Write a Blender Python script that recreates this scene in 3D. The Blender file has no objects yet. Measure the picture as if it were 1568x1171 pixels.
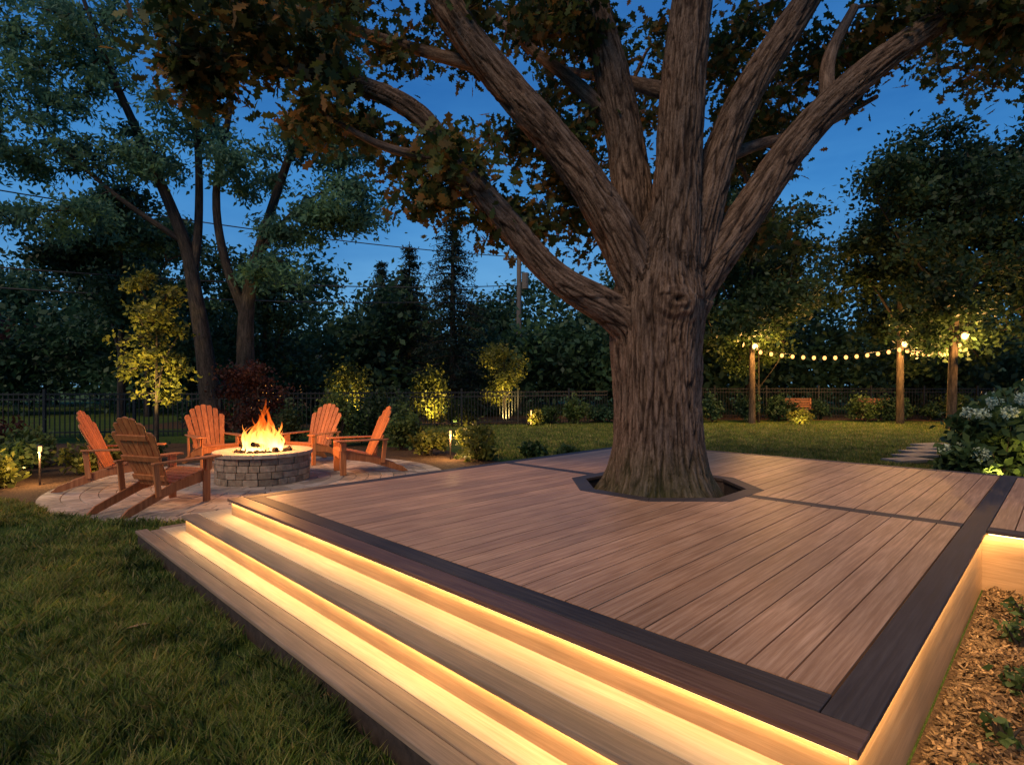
import bpy, math, numpy as np
from mathutils import Vector, Matrix, kdtree, noise as mn
rng=np.random.default_rng(7)
S=bpy.context.scene
S.view_settings.view_transform='Standard'; S.view_settings.look='None'; S.view_settings.exposure=0
COL=S.collection
# ------------------------------------------------------------------ node helpers
def newmat(name):
    m=bpy.data.materials.new(name); m.use_nodes=True
    nt=m.node_tree; nt.nodes.clear()
    out=nt.nodes.new('ShaderNodeOutputMaterial')
    return m,nt,out
def N(nt,t,**kw):
    n=nt.nodes.new(t)
    for k,v in kw.items():
        if k in n.inputs.keys(): n.inputs[k].default_value=v
        else: setattr(n,k,v)
    return n
def L(nt,a,b): nt.links.new(a,b)
def ramp(nt,fac,stops):
    r=nt.nodes.new('ShaderNodeValToRGB'); e=r.color_ramp.elements
    e[0].position=stops[0][0]; e[0].color=(*stops[0][1],1)
    e[1].position=stops[-1][0]; e[1].color=(*stops[-1][1],1)
    for p,c in stops[1:-1]:
        x=e.new(p); x.color=(*c,1)
    L(nt,fac,r.inputs[0]); return r.outputs[0]
def mixc(nt,fac,a,b,mode='MIX'):
    n=nt.nodes.new('ShaderNodeMix'); n.data_type='RGBA'; n.blend_type=mode
    for s,v in ((0,fac),(6,a),(7,b)):
        if isinstance(v,(int,float)): n.inputs[s].default_value=v
        elif isinstance(v,tuple): n.inputs[s].default_value=(*v,1)
        else: L(nt,v,n.inputs[s])
    return n.outputs[2]
def coords(nt,scale,kind='Object',attr=None):
    if attr:
        a=N(nt,'ShaderNodeAttribute'); a.attribute_name=attr; src=a.outputs['Vector']
    else:
        a=N(nt,'ShaderNodeTexCoord'); src=a.outputs[kind]
    mp=N(nt,'ShaderNodeMapping'); mp.inputs['Scale'].default_value=scale
    L(nt,src,mp.inputs[0]); return mp.outputs[0]
def noise(nt,vec,scale,detail=4,rough=.55):
    n=N(nt,'ShaderNodeTexNoise'); n.inputs['Scale'].default_value=scale
    n.inputs['Detail'].default_value=detail; n.inputs['Roughness'].default_value=rough
    L(nt,vec,n.inputs['Vector']); return n.outputs['Fac']
def island(nt):
    return N(nt,'ShaderNodeNewGeometry').outputs['Random Per Island']
def bsdf(nt,out,col,rough=.6,bump=None,bstr=.3,bdist=.01,spec=.4):
    b=N(nt,'ShaderNodeBsdfPrincipled')
    if isinstance(col,tuple): b.inputs['Base Color'].default_value=(*col,1)
    else: L(nt,col,b.inputs['Base Color'])
    if isinstance(rough,(int,float)): b.inputs['Roughness'].default_value=rough
    else: L(nt,rough,b.inputs['Roughness'])
    b.inputs['Specular IOR Level'].default_value=spec
    if bump is not None:
        bp=N(nt,'ShaderNodeBump'); bp.inputs['Strength'].default_value=bstr; bp.inputs['Distance'].default_value=bdist
        L(nt,bump,bp.inputs['Height']); L(nt,bp.outputs[0],b.inputs['Normal'])
    L(nt,b.outputs[0],out.inputs[0]); return b
def wood(name,c1,c2,axis=0,rough=.5,var=.35,spec=.35,g=1.0,gr=.5):
    m,nt,out=newmat(name)
    sc=[60*g,60*g,60*g]; sc[axis]=2.2
    v=coords(nt,tuple(sc)); 
    isl=island(nt)
    add=N(nt,'ShaderNodeVectorMath'); add.operation='ADD'; L(nt,v,add.inputs[0])
    mu=N(nt,'ShaderNodeMath'); mu.operation='MULTIPLY'; L(nt,isl,mu.inputs[0]); mu.inputs[1].default_value=53
    L(nt,mu.outputs[0],add.inputs[1])
    n1=noise(nt,add.outputs[0],1,6,.66)
    c=ramp(nt,n1,[(.30,tuple(x*(1-gr*.35) for x in c1)),(.43,c1),(.68,c2)])
    v2=coords(nt,(1,1,1)); n2=noise(nt,v2,1.3,3)
    c=mixc(nt,1.0,c,ramp(nt,n2,[(.3,(.78,.78,.8)),(.7,(1.12,1.1,1.08))]),'MULTIPLY')
    c=mixc(nt,1.0,c,ramp(nt,isl,[(0,(1-var,1-var,1-var)),(1,(1+var*.5,)*3)]),'MULTIPLY')
    r=N(nt,'ShaderNodeMapRange'); L(nt,n1,r.inputs[0]); r.inputs[3].default_value=rough-.1; r.inputs[4].default_value=rough+.15
    bsdf(nt,out,c,r.outputs[0],n1,.8*gr,.005,spec); return m
def leafmat(name,cols,trans=.35,rough=.55,patch=None):
    m,nt,out=newmat(name)
    isl=island(nt); c=ramp(nt,isl,[(i/(len(cols)-1),k) for i,k in enumerate(cols)])
    v=coords(nt,(1,1,1)); n=noise(nt,v,patch or .8,2)
    c=mixc(nt,1.0,c,ramp(nt,n,[(.3,(.4,.45,.45)),(.7,(1.45,1.4,1.2))]),'MULTIPLY')
    d=N(nt,'ShaderNodeBsdfPrincipled'); L(nt,c,d.inputs['Base Color']); d.inputs['Roughness'].default_value=rough; d.inputs['Specular IOR Level'].default_value=.3
    t=N(nt,'ShaderNodeBsdfTranslucent'); L(nt,c,t.inputs[0])
    mx=N(nt,'ShaderNodeMixShader'); mx.inputs[0].default_value=trans
    L(nt,d.outputs[0],mx.inputs[1]); L(nt,t.outputs[0],mx.inputs[2]); L(nt,mx.outputs[0],out.inputs[0]); return m
def barkmat(name,c1,c2,attr=True,s=1.0,moss=False):
    m,nt,out=newmat(name)
    v=coords(nt,(38*s,38*s,4.5*s),attr='bark' if attr else None)
    n1=noise(nt,v,1,6,.7)
    n3=noise(nt,coords(nt,(120*s,120*s,40*s),attr='bark'),1,3,.6)
    h=N(nt,'ShaderNodeMath'); h.operation='MULTIPLY_ADD'; L(nt,n3,h.inputs[0]); h.inputs[1].default_value=.35; L(nt,n1,h.inputs[2])
    c=ramp(nt,h.outputs[0],[(.48,tuple(x*.35 for x in c1)),(.63,c1),(.86,c2)])
    fa=N(nt,'ShaderNodeAttribute'); fa.attribute_name='fur'
    c=mixc(nt,1.0,c,ramp(nt,fa.outputs['Fac'],[(0,(1,1,1)),(.45,(.68,.66,.64)),(1,(.2,.18,.17))]),'MULTIPLY')  # crevice shade painted into the bark colour, following furrow depth
    n4=noise(nt,coords(nt,(1.5,1.5,1)),1,3); c=mixc(nt,1.0,c,ramp(nt,n4,[(.3,(.72,.74,.77)),(.7,(1.18,1.1,1.02))]),'MULTIPLY')
    if moss:
        z=N(nt,'ShaderNodeSeparateXYZ'); L(nt,coords(nt,(1,1,1)),z.inputs[0])
        mr=N(nt,'ShaderNodeMapRange'); L(nt,z.outputs[2],mr.inputs[0]); mr.inputs[1].default_value=.3; mr.inputs[2].default_value=.95; mr.inputs[3].default_value=.9; mr.inputs[4].default_value=0
        f=N(nt,'ShaderNodeMath'); f.operation='MULTIPLY'; L(nt,mr.outputs[0],f.inputs[0]); L(nt,noise(nt,coords(nt,(1,1,1)),5,4),f.inputs[1])
        c=mixc(nt,f.outputs[0],c,(.055,.065,.018))
    bsdf(nt,out,c,.85,h.outputs[0],1.0,.022,.15); return m
def emis(name,col,st):
    m,nt,out=newmat(name); e=N(nt,'ShaderNodeEmission'); e.inputs[0].default_value=(*col,1); e.inputs[1].default_value=st
    L(nt,e.outputs[0],out.inputs[0]); return m
def simple(name,c1,c2,sc=8,rough=.7,bump=.4,bd=.01,stops=(.3,.7),spec=.3,islvar=0):
    m,nt,out=newmat(name); v=coords(nt,(1,1,1)); n=noise(nt,v,sc,6,.6)
    c=ramp(nt,n,[(stops[0],c1),(stops[1],c2)])
    if islvar: c=mixc(nt,1.0,c,ramp(nt,island(nt),[(0,(1-islvar,)*3),(.5,(1,.96,.9)),(1,(1+islvar*.7,)*3)]),'MULTIPLY')
    bsdf(nt,out,c,rough,n,bump,bd,spec); return m
# ------------------------------------------------------------------ mesh helpers
def link(o,parent=None,col=None):
    COL.objects.link(o)
    if parent: o.parent=parent
    return o
def empty(name,loc=(0,0,0),rz=0):
    e=bpy.data.objects.new(name,None); e.location=loc; e.rotation_euler=(0,0,rz); e.empty_display_size=.2
    return link(e)
def npmesh(name,verts,k,mat,parent=None,faces=None,smooth=False,attr=None,fur=None):
    me=bpy.data.meshes.new(name); verts=np.asarray(verts,np.float32).reshape(-1,3)
    if faces is None: faces=np.arange(len(verts),dtype=np.int32).reshape(-1,k)
    nf=len(faces)
    me.vertices.add(len(verts)); me.vertices.foreach_set('co',verts.ravel())
    me.loops.add(nf*k); me.loops.foreach_set('vertex_index',np.asarray(faces,np.int32).ravel())
    me.polygons.add(nf); me.polygons.foreach_set('loop_start',np.arange(nf,dtype=np.int32)*k)
    me.polygons.foreach_set('loop_total',np.full(nf,k,np.int32))
    if smooth: me.polygons.foreach_set('use_smooth',np.ones(nf,bool))
    if attr is not None:
        a=me.attributes.new('bark','FLOAT_VECTOR','POINT'); a.data.foreach_set('vector',np.asarray(attr,np.float32).ravel())
    if fur is not None:
        a=me.attributes.new('fur','FLOAT','POINT'); a.data.foreach_set('value',np.asarray(fur,np.float32).ravel())
    me.update(calc_edges=True); me.materials.append(mat)
    o=bpy.data.objects.new(name,me); return link(o,parent)
class MB:
    def __init__(s): s.v=[]; s.f=[]
    def box(s,c,size,R=None):
        b=len(s.v); hx,hy,hz=[x/2 for x in size]
        for dx,dy,dz in ((-1,-1,-1),(1,-1,-1),(1,1,-1),(-1,1,-1),(-1,-1,1),(1,-1,1),(1,1,1),(-1,1,1)):
            p=Vector((dx*hx,dy*hy,dz*hz)); 
            if R is not None: p=R@p
            s.v.append((c[0]+p[0],c[1]+p[1],c[2]+p[2]))
        for f in ((0,3,2,1),(4,5,6,7),(0,1,5,4),(1,2,6,5),(2,3,7,6),(3,0,4,7)): s.f.append([b+i for i in f])
    def bb(s,x0,x1,y0,y1,z0,z1): s.box(((x0+x1)/2,(y0+y1)/2,(z0+z1)/2),(x1-x0,y1-y0,z1-z0))
    def beam(s,a,b,w,h,up=(0,0,1)):
        a=Vector(a); b=Vector(b); d=(b-a); l=d.length; x=d.normalized(); y=Vector(up).cross(x).normalized(); z=x.cross(y)
        R=Matrix((x,y,z)).transposed(); s.box((a+b)/2,(l,w,h),R)
    def prism(s,poly,z0,z1,T=None):
        b=len(s.v); n=len(poly)
        for z in (z0,z1):
            for p in poly:
                q=Vector((p[0],p[1],z)); 
                if T is not None: q=T@q
                s.v.append(tuple(q))
        s.f.append([b+i for i in reversed(range(n))]); s.f.append([b+n+i for i in range(n)])
        for i in range(n): j=(i+1)%n; s.f.append([b+i,b+j,b+n+j,b+n+i])
    def arcseg(s,c,r0,r1,a0,a1,z0,z1,n=4):
        P=[(c[0]+r0*math.cos(a),c[1]+r0*math.sin(a)) for a in np.linspace(a1,a0,n)]+[(c[0]+r1*math.cos(a),c[1]+r1*math.sin(a)) for a in np.linspace(a0,a1,n)]
        s.prism(P,z0,z1)
    def cyl(s,a,b,r0,r1=None,n=10):
        r1=r0 if r1 is None else r1
        a=Vector(a); b=Vector(b); x=(b-a).normalized(); u=x.orthogonal().normalized(); w=x.cross(u); k=len(s.v)
        for p,r in ((a,r0),(b,r1)):
            for i in range(n):
                t=2*math.pi*i/n; s.v.append(tuple(p+u*math.cos(t)*r+w*math.sin(t)*r))
        s.f.append([k+i for i in reversed(range(n))]); s.f.append([k+n+i for i in range(n)])
        for i in range(n): j=(i+1)%n; s.f.append([k+i,k+j,k+n+j,k+n+i])
    def ball(s,c,r,nu=8,nv=6,sq=1.0,jit=0):
        k=len(s.v)
        for i in range(nv+1):
            ph=math.pi*i/nv
            for j in range(nu):
                t=2*math.pi*j/nu; rr=r*(1+jit*rng.uniform(-1,1))
                s.v.append((c[0]+rr*math.sin(ph)*math.cos(t),c[1]+rr*math.sin(ph)*math.sin(t),c[2]+rr*math.cos(ph)*sq))
        for i in range(nv):
            for j in range(nu): s.f.append([k+i*nu+j,k+(i+1)*nu+j,k+(i+1)*nu+(j+1)%nu,k+i*nu+(j+1)%nu])
    def obj(s,name,mat,parent=None,bevel=0,smooth=False):
        me=bpy.data.meshes.new(name); me.from_pydata(s.v,[],s.f); me.materials.append(mat); me.validate()
        if smooth:
            for p in me.polygons: p.use_smooth=True
        o=bpy.data.objects.new(name,me); link(o,parent)
        if bevel:
            m=o.modifiers.new('bev','BEVEL'); m.width=bevel; m.segments=2; m.limit_method='ANGLE'
        return o
def catmull(P,n):
    P=np.asarray(P,float); P=np.vstack([2*P[0]-P[1],P,2*P[-1]-P[-2]]); m=len(P)-3; out=[]
    for t in np.linspace(0,m-1e-6,n):
        i=int(t); u=t-i; a,b,c,d=P[i:i+4]
        out.append(.5*((2*b)+(-a+c)*u+(2*a-5*b+4*c-d)*u*u+(-a+3*b-3*c+d)*u**3))
    return np.array(out)
def frames(P):
    T=np.gradient(P,axis=0); T/=np.linalg.norm(T,axis=1,keepdims=True)+1e-9
    u=np.cross(T[0],[0,1,0.03]); u/=np.linalg.norm(u); U=[u]
    for i in range(1,len(P)):
        u=U[-1]-T[i]*np.dot(U[-1],T[i]); u/=np.linalg.norm(u); U.append(u)
    U=np.array(U); return T,U,np.cross(T,U),np.concatenate([[0],np.cumsum(np.linalg.norm(np.diff(P,axis=0),axis=1))])
def tube(P,R,sides):
    P=np.asarray(P,float); n=len(P)
    T,U,W,s=frames(P)
    a=np.linspace(0,2*np.pi,sides,endpoint=False); R=np.asarray(R,float)
    D=U[:,None]*np.cos(a)[None,:,None]+W[:,None]*np.sin(a)[None,:,None]
    V=P[:,None]+D*R[:,None,None]
    rm=R.mean()
    A=np.stack([np.cos(a)[None]*rm+np.zeros((n,1)),np.sin(a)[None]*rm+np.zeros((n,1)),s[:,None]+np.zeros((1,sides))],-1)
    i=np.arange(n-1)[:,None]*sides; j=np.arange(sides)[None]; j2=(j+1)%sides
    F=np.stack([i+j,i+j2,i+sides+j2,i+sides+j],-1).reshape(-1,4)
    return V,D,A,F
class Wood:
    def __init__(s): s.V=[];s.A=[];s.F=[];s.n=0
    def add(s,V,A,F):
        V=V.reshape(-1,3); s.V.append(V); s.A.append(A.reshape(-1,3)+s.n*.37%50); s.F.append(F+s.n); s.n+=len(V)
    def limb(s,P,R,sides=10,n=None):
        n=n or max(4,len(P)*4); PP=catmull(P,n); RR=np.interp(np.linspace(0,1,n),np.linspace(0,1,len(R)),R)
        V,D,A,F=tube(PP,RR,sides)
        s.add(V,A,F); return PP,RR
    def obj(s,name,mat,parent): return npmesh(name,np.vstack(s.V),4,mat,parent,np.vstack(s.F),True,np.vstack(s.A))
RH=np.array([(0,0,0),(.45,.30,.06),(1,0,-.04),(.45,-.30,.06)])
LONG=np.array([(0,0,0),(.4,.15,.03),(1,0,-.12),(.4,-.15,.03)])
def _oak():
    h=[(0,.02),(.16,.06),(.24,.2),(.34,.1),(.48,.3),(.6,.14),(.78,.27),(.86,.1),(1,0)]
    p=[(x,y) for x,y in h]+[(x,-y) for x,y in h[-2::-1]]
    return np.array([(x,y,.12*abs(y)-.1*x*x) for x,y in p])
OAK=_oak()
def leaves(P,size,tpl=RH,up=.5,jit=.35,droop=0):
    n=len(P); Nn=rng.normal(size=(n,3)); Nn[:,2]+=up; Nn/=np.linalg.norm(Nn,axis=1,keepdims=True)
    T=rng.normal(size=(n,3)); T[:,2]-=droop; T-=Nn*(T*Nn).sum(1,keepdims=True); T/=np.linalg.norm(T,axis=1,keepdims=True)
    B=np.cross(Nn,T); s=size*rng.uniform(1-jit,1+jit,size=(n,1,1))
    return P[:,None]+s*(tpl[None,:,0,None]*T[:,None]+tpl[None,:,1,None]*B[:,None]+tpl[None,:,2,None]*Nn[:,None])
def ell(lobes):
    out=[]
    for cx,cy,cz,rx,ry,rz,n in lobes:
        n=max(1,int(n))
        d=rng.normal(size=(n,3)); d/=np.linalg.norm(d,axis=1,keepdims=True); r=rng.uniform(.15,1,size=(n,1))**.45
        out.append(np.array([cx,cy,cz])+d*r*np.array([rx,ry,rz]))
    return np.vstack(out)
def grow(wd,nodes,cen,r0=.03,sag=.1,sides=5):
    nodes=list(map(tuple,nodes)); NP=np.array(nodes); cen=cen.copy()
    d=np.min(np.linalg.norm(cen[:,None]-NP[None],axis=2),axis=1); cen=cen[np.argsort(d)]
    segs=[]
    for c in cen:
        dd=np.linalg.norm(NP-c,axis=1); j=int(np.argmin(dd)); a=NP[j]; l=dd[j]
        m=(a+c)/2+rng.normal(size=3)*l*.12+np.array([0,0,sag*l])
        wd.limb([a,m,c],[r0*min(1,l)+.012,.012+r0*.4*min(1,l),.006],sides,5)
        NP=np.vstack([NP,m,c]); segs.append((a,m,c))
    return cen,segs
def tree(name,limbs,lobes,bark,leafm,nl,lsize,spread=.35,tpl=RH,sides=10,r0=.03,up=.5,droop=0):
    e=empty(name,(0,0,0)); w=Wood(); nodes=[]
    for P,R in limbs:
        PP,RR=w.limb(P,R,sides); nodes+= [tuple(p) for p in PP[len(PP)//3:]]
    cen=ell(lobes); cen,segs=grow(w,nodes,cen,r0)
    w.obj('branches',bark,e)
    k0=nl//len(cen); pts=[]
    for a,m,c in segs:
        k=int(k0*rng.uniform(.4,1.6))
        t=rng.uniform(.45,1.1,size=(k,1)); b=m+(c-m)*t
        pts.append(b+rng.normal(size=(k,3))*spread*np.array([1,1,.6])*rng.uniform(.5,1.2))
    pts=np.vstack(pts); pts=pts[pts[:,2]>.25]
    npmesh('foliage',leaves(pts,lsize,tpl,up,droop=droop),len(tpl),leafm,e)
    return e
def shrub(name,x,y,r,h,n,ls,m,z0=0,tpl=RH,up=.6):
    e=empty(name,(x,y,z0)); w=Wood()
    for i in range(7):
        a=rng.uniform(0,6.28); q=rng.uniform(.3,.8)*r
        w.limb([(0,0,-.02),(math.cos(a)*q*.5,math.sin(a)*q*.5,h*.45),(math.cos(a)*q,math.sin(a)*q,h*.85)],[.018,.01,.004],5,6)
    w.obj('stems',BARKD,e)
    nc=max(6,int(14*r)); c=ell([(0,0,h*.55,r*.8,r*.8,h*.42,nc*2)])
    P=c[rng.integers(0,len(c),n)]+rng.normal(size=(n,3))*np.array([r,r,h])*.16
    P=P[P[:,2]>.02]; npmesh('foliage',leaves(P,ls,tpl,up),len(tpl),m,e); return e
# ------------------------------------------------------------------ materials
BARKO=barkmat('oak_bark',(.115,.075,.053),(.275,.195,.145),moss=True)
BARKD=barkmat('dark_bark',(.03,.026,.023),(.08,.066,.055),s=.6)
BARKW=barkmat('linden_bark',(.05,.04,.03),(.12,.095,.07),s=.6)
LOAK=leafmat('oak_leaf',[(.04,.062,.02),(.055,.088,.027),(.09,.10,.028),(.26,.125,.038)],.45,patch=1.2)
LMAP=leafmat('maple_leaf',[(.06,.14,.095),(.085,.19,.135),(.135,.27,.185)],.45)
LBG=leafmat('bg_leaf',[(.026,.064,.037),(.036,.086,.048),(.058,.115,.06)],.35,patch=.35)
LDK=leafmat('dark_leaf',[(.022,.046,.022),(.033,.065,.028),(.052,.085,.032)],.4,patch=.5)
LSP=leafmat('spruce_needle',[(.014,.03,.022),(.02,.042,.03),(.03,.055,.038)],.2,patch=.8)
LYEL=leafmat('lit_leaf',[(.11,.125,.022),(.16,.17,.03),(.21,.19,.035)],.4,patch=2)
LRED=leafmat('red_leaf',[(.045,.016,.014),(.065,.022,.018),(.09,.035,.02)],.35,patch=2)
LBED=leafmat('bed_leaf',[(.045,.085,.024),(.07,.12,.035),(.11,.155,.05)],.35,patch=3)
GRASS=leafmat('grass_blade',[(.095,.155,.025),(.145,.205,.04),(.23,.255,.065),(.36,.29,.13)],.35,patch=1.8)
DECKX=wood('deck_board_brown',(.50,.245,.125),(.76,.43,.245),0,.47,.22,gr=.6)
DARKX=wood('deck_border_dark_x',(.055,.042,.04),(.10,.077,.068),0,.55,.15,.22)
DARKY=wood('deck_border_dark_y',(.055,.042,.04),(.10,.077,.068),1,.55,.15,.22)
EDGEY=wood('deck_edge_brown',(.15,.07,.046),(.25,.13,.085),1,.45,.15,.3)
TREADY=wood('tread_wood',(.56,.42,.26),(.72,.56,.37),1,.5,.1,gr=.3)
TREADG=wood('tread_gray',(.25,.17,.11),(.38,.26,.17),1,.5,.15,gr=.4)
FASY=wood('fascia_y',(.42,.25,.12),(.56,.35,.18),1,.5,.1,gr=.3)
FASX=wood('fascia_x',(.42,.25,.12),(.56,.35,.18),0,.5,.1,gr=.3)
LED=emis('led_strip',(1,.70,.30),6)
# ------------------------------------------------------------------ world + sun + camera
W=bpy.data.worlds.new('World'); S.world=W; W.use_nodes=True; nt=W.node_tree; nt.nodes.clear()
wo=nt.nodes.new('ShaderNodeOutputWorld'); bg=nt.nodes.new('ShaderNodeBackground')
tc=nt.nodes.new('ShaderNodeTexCoord'); sp=nt.nodes.new('ShaderNodeSeparateXYZ'); L(nt,tc.outputs['Generated'],sp.inputs[0])
c=ramp(nt,sp.outputs[2],[(0,(.18,.42,.66)),(.12,(.12,.37,.70)),(.3,(.05,.25,.62)),(.55,(.022,.135,.43)),(1,(.06,.17,.36))])
mp=N(nt,'ShaderNodeMapping'); mp.inputs['Scale'].default_value=(1,1,3.5); L(nt,tc.outputs['Generated'],mp.inputs[0])
cl=noise(nt,mp.outputs[0],2.2,5); c=mixc(nt,1.0,c,ramp(nt,cl,[(.35,(.75,.8,.85)),(.7,(1.5,1.22,1.08))]),'MULTIPLY')
L(nt,c,bg.inputs[0]); bg.inputs[1].default_value=1.0; L(nt,bg.outputs[0],wo.inputs[0])
sd=bpy.data.lights.new('sun','SUN'); sd.energy=1.95; sd.angle=math.radians(20); sd.color=(1,.73,.46)
so=bpy.data.objects.new('sun',sd); link(so)
so.rotation_euler=Vector((.55,1,-1.1)).to_track_quat('-Z','Y').to_euler()
cd=bpy.data.cameras.new('camera'); cam=bpy.data.objects.new('camera',cd); link(cam); S.camera=cam
cam.location=(0,0,1.5); cam.rotation_euler=(math.radians(90),0,0); cd.sensor_width=36; cd.lens=19.75; cd.clip_end=2000; cd.clip_start=.05
cd.shift_y=.003
# ------------------------------------------------------------------ local deck frame
AZ=math.radians(45.2); ca,sa=math.cos(AZ),math.sin(AZ)
def loc(x,y): return x*ca+y*sa, -x*sa+y*ca     # world -> (c,t)
def wor(c,t): return c*ca-t*sa, c*sa+t*ca
C0,C1,T0,T1,H=1.84,8.75,.43,5.56,.45
TC=(5.4,3.1)
deck=empty('wooden_deck',(0,0,0),AZ)
a8=.90
def hoct(dt,a=a8):
    dt=abs(dt)
    if dt<=a*math.tan(math.pi/8): return a
    if dt<=a: return a*math.sqrt(2)-dt
    return -9
brown=MB(); th=.026
def boards(c0,c1,t0,t1,side):
    t=t0; n=round((t1-t0)/.146); w=(t1-t0)/n
    for i in range(n):
        y0=t+i*w+.004; y1=t+(i+1)*w-.004
        br=[b for b in (TC[1]-a8,TC[1]+a8,TC[1]-a8*math.tan(math.pi/8),TC[1]+a8*math.tan(math.pi/8)) if y0<b<y1]
        ts=sorted([y0,y1]+br); pts=[]
        for p,q in zip(ts[:-1],ts[1:]):
            for y in (p+1e-5,q-1e-5):
                h=hoct(y-TC[1])
                if side==0: x=c1 if h<0 else min(c1,TC[0]-h)
                else: x=c0 if h<0 else max(c0,TC[0]+h)
                pts.append((x,y))
        if side==0: poly=[(c0,y0)]+pts+[(c0,y1)]
        elif side==1: poly=[(c1,y0),(c1,y1)]+pts[::-1]; poly=poly
        if side==2: poly=[(c0,y0),(c1,y0),(c1,y1),(c0,y1)]
        brown.prism(poly,H-th,H+rng.uniform(-.001,.0005))
boards(C0+.29,5.326,T0+.145,T1-.145,0)
boards(5.474,C1-.145,T0+.145,T1-.145,1)
boards(5.474,C1-.145,-4.2,T0-.003,2)
brown.obj('brown_boards',DECKX,deck,bevel=.003)
e=MB(); e.bb(C0,C0+.14,T0,T1,H-th,H); e.obj('edge_board',EDGEY,deck,bevel=.004)
d=MB(); d.prism([(C0+.145,T0+.145),(C0+.285,T0+.145),(C0+.285,T1-.145),(C0+.145,T1-.145)],H-th,H)
d.bb(5.331,5.469,T0+.145,TC[1]-a8,H-th,H+.001); d.bb(5.331,5.469,TC[1]+a8,T1-.145,H-th,H+.001); d.bb(5.331,5.469,-4.2,T0-.003,H-th,H)
d.bb(C1-.14,C1,-4.2,T1,H-th,H); d.obj('dark_border_t',DARKY,deck,bevel=.003)
d=MB(); d.bb(C0+.145,C1-.145,T0,T0+.14,H-th,H); d.bb(C0+.145,C1-.145,T1-.14,T1,H-th,H); d.obj('dark_border_c',DARKX,deck,bevel=.003)
d=MB(); hr=[(r/math.cos(math.pi/8)) for r in (.77,.925)]
for k in range(8):
    a0=math.pi/8+k*math.pi/4+.002; a1=a0+math.pi/4-.004
    d.prism([(TC[0]+r*math.cos(a),TC[1]+r*math.sin(a)) for r,a in ((hr[0],a0),(hr[1],a0),(hr[1],a1),(hr[0],a1))],H-.03,H+.003)
    d.prism([(TC[0]+r*math.cos(a),TC[1]+r*math.sin(a)) for r,a in ((hr[0]+.02,a0),(hr[0]+.05,a0),(hr[0]+.05,a1),(hr[0]+.02,a1))],.0,H-.032)
d.obj('octagon_border',DARKX,deck,bevel=.003)
BLK=simple('subframe',(.01,.008,.006),(.02,.015,.01))
s=MB(); s.bb(C0+.1,TC[0]-.96,T0+.1,T1-.1,H-.2,H-.035); s.bb(TC[0]+.96,C1-.1,-4.1,T1-.1,H-.2,H-.035); s.obj('subframe',BLK,deck)
f=MB(); f.bb(C0+.03,C0+.055,T0+.03,T1-.03,.30,H-th-.001); f.bb(1.53+.03,1.53+.055,T0+.03,5.8,.15,.30-th-.001)
f.bb(5.331+.03,5.331+.055,-4.2,T0-.0+.03,.0,H-th-.001); f.obj('riser_boards',FASY,deck)
f=MB(); f.bb(C0+.056,5.36,T0+.03,T0+.055,-.05,H-th-.001); f.bb(C0+.056,C1-.03,T1-.055,T1-.03,-.05,H-th-.001); f.bb(1.55,C0+.055,T0+.03,T0+.05,.0,.3-th-.001)
f.bb(1.27,1.55,T0+.03,T0+.05,.0,.15-th-.001)
f.obj('side_fascia',FASX,deck)
f=MB(); f.bb(1.24+.02,1.24+.045,T0,6.18,-.05,.15-th-.001); f.bb(1.27,2.6,6.13,6.155,-.05,.15-th-.001); f.bb(C1-.05,C1-.03,-4.2,T1-.05,-.05,H-th-.001);f.obj('base_fascia',simple('dark_fascia',(.03,.022,.018),(.07,.05,.04),20),deck)
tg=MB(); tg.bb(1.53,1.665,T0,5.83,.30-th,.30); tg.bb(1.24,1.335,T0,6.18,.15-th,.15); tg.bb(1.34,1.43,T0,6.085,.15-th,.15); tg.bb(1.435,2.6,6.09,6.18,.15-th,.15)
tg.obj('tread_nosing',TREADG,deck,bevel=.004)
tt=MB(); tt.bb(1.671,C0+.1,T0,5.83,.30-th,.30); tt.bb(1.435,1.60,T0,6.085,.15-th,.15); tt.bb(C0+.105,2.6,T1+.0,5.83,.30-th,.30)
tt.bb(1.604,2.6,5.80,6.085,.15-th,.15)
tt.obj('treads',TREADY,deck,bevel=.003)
def led(c,t0,t1,z,axis='t',tilt=.5,pm=1.5,outer=-1):
    m=MB()
    if axis=='t': m.bb(c-.004,c+.004,t0,t1,z-.005,z+.001)
    else: m.bb(t0,t1,c-.004,c+.004,z-.005,z+.001)
    m.obj('led_strip',LED,deck)
    ld=bpy.data.lights.new('led_light','AREA'); ld.shape='RECTANGLE'; ld.size=abs(t1-t0); ld.size_y=.008; ld.energy=pm*abs(t1-t0); ld.color=(1,.62,.25)
    o=bpy.data.objects.new('led_light',ld); link(o,deck)
    if axis=='t':
        o.location=(c+outer*.006,(t0+t1)/2,z-.007); dirv=Vector((outer*tilt,0,-1)); x=Vector((0,1,0))
    else:
        o.location=((t0+t1)/2,c+outer*.006,z-.007); dirv=Vector((0,outer*tilt,-1)); x=Vector((1,0,0))
    zz=-dirv.normalized(); y=zz.cross(x); o.rotation_euler=Matrix((x,y,zz)).transposed().to_euler()
zt=H-th-.003
led(C0+.02,T0+.03,T1-.02,zt,'t',.1,1.6)
led(1.53+.02,T0+.03,5.8,.30-th-.003,'t',.1,1.6)
led(T0+.012,C0+.03,5.34,zt,'c',.0,4.2)
led(5.331+.012,-4.1,T0-.01,zt,'t',.0,3.6)
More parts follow.
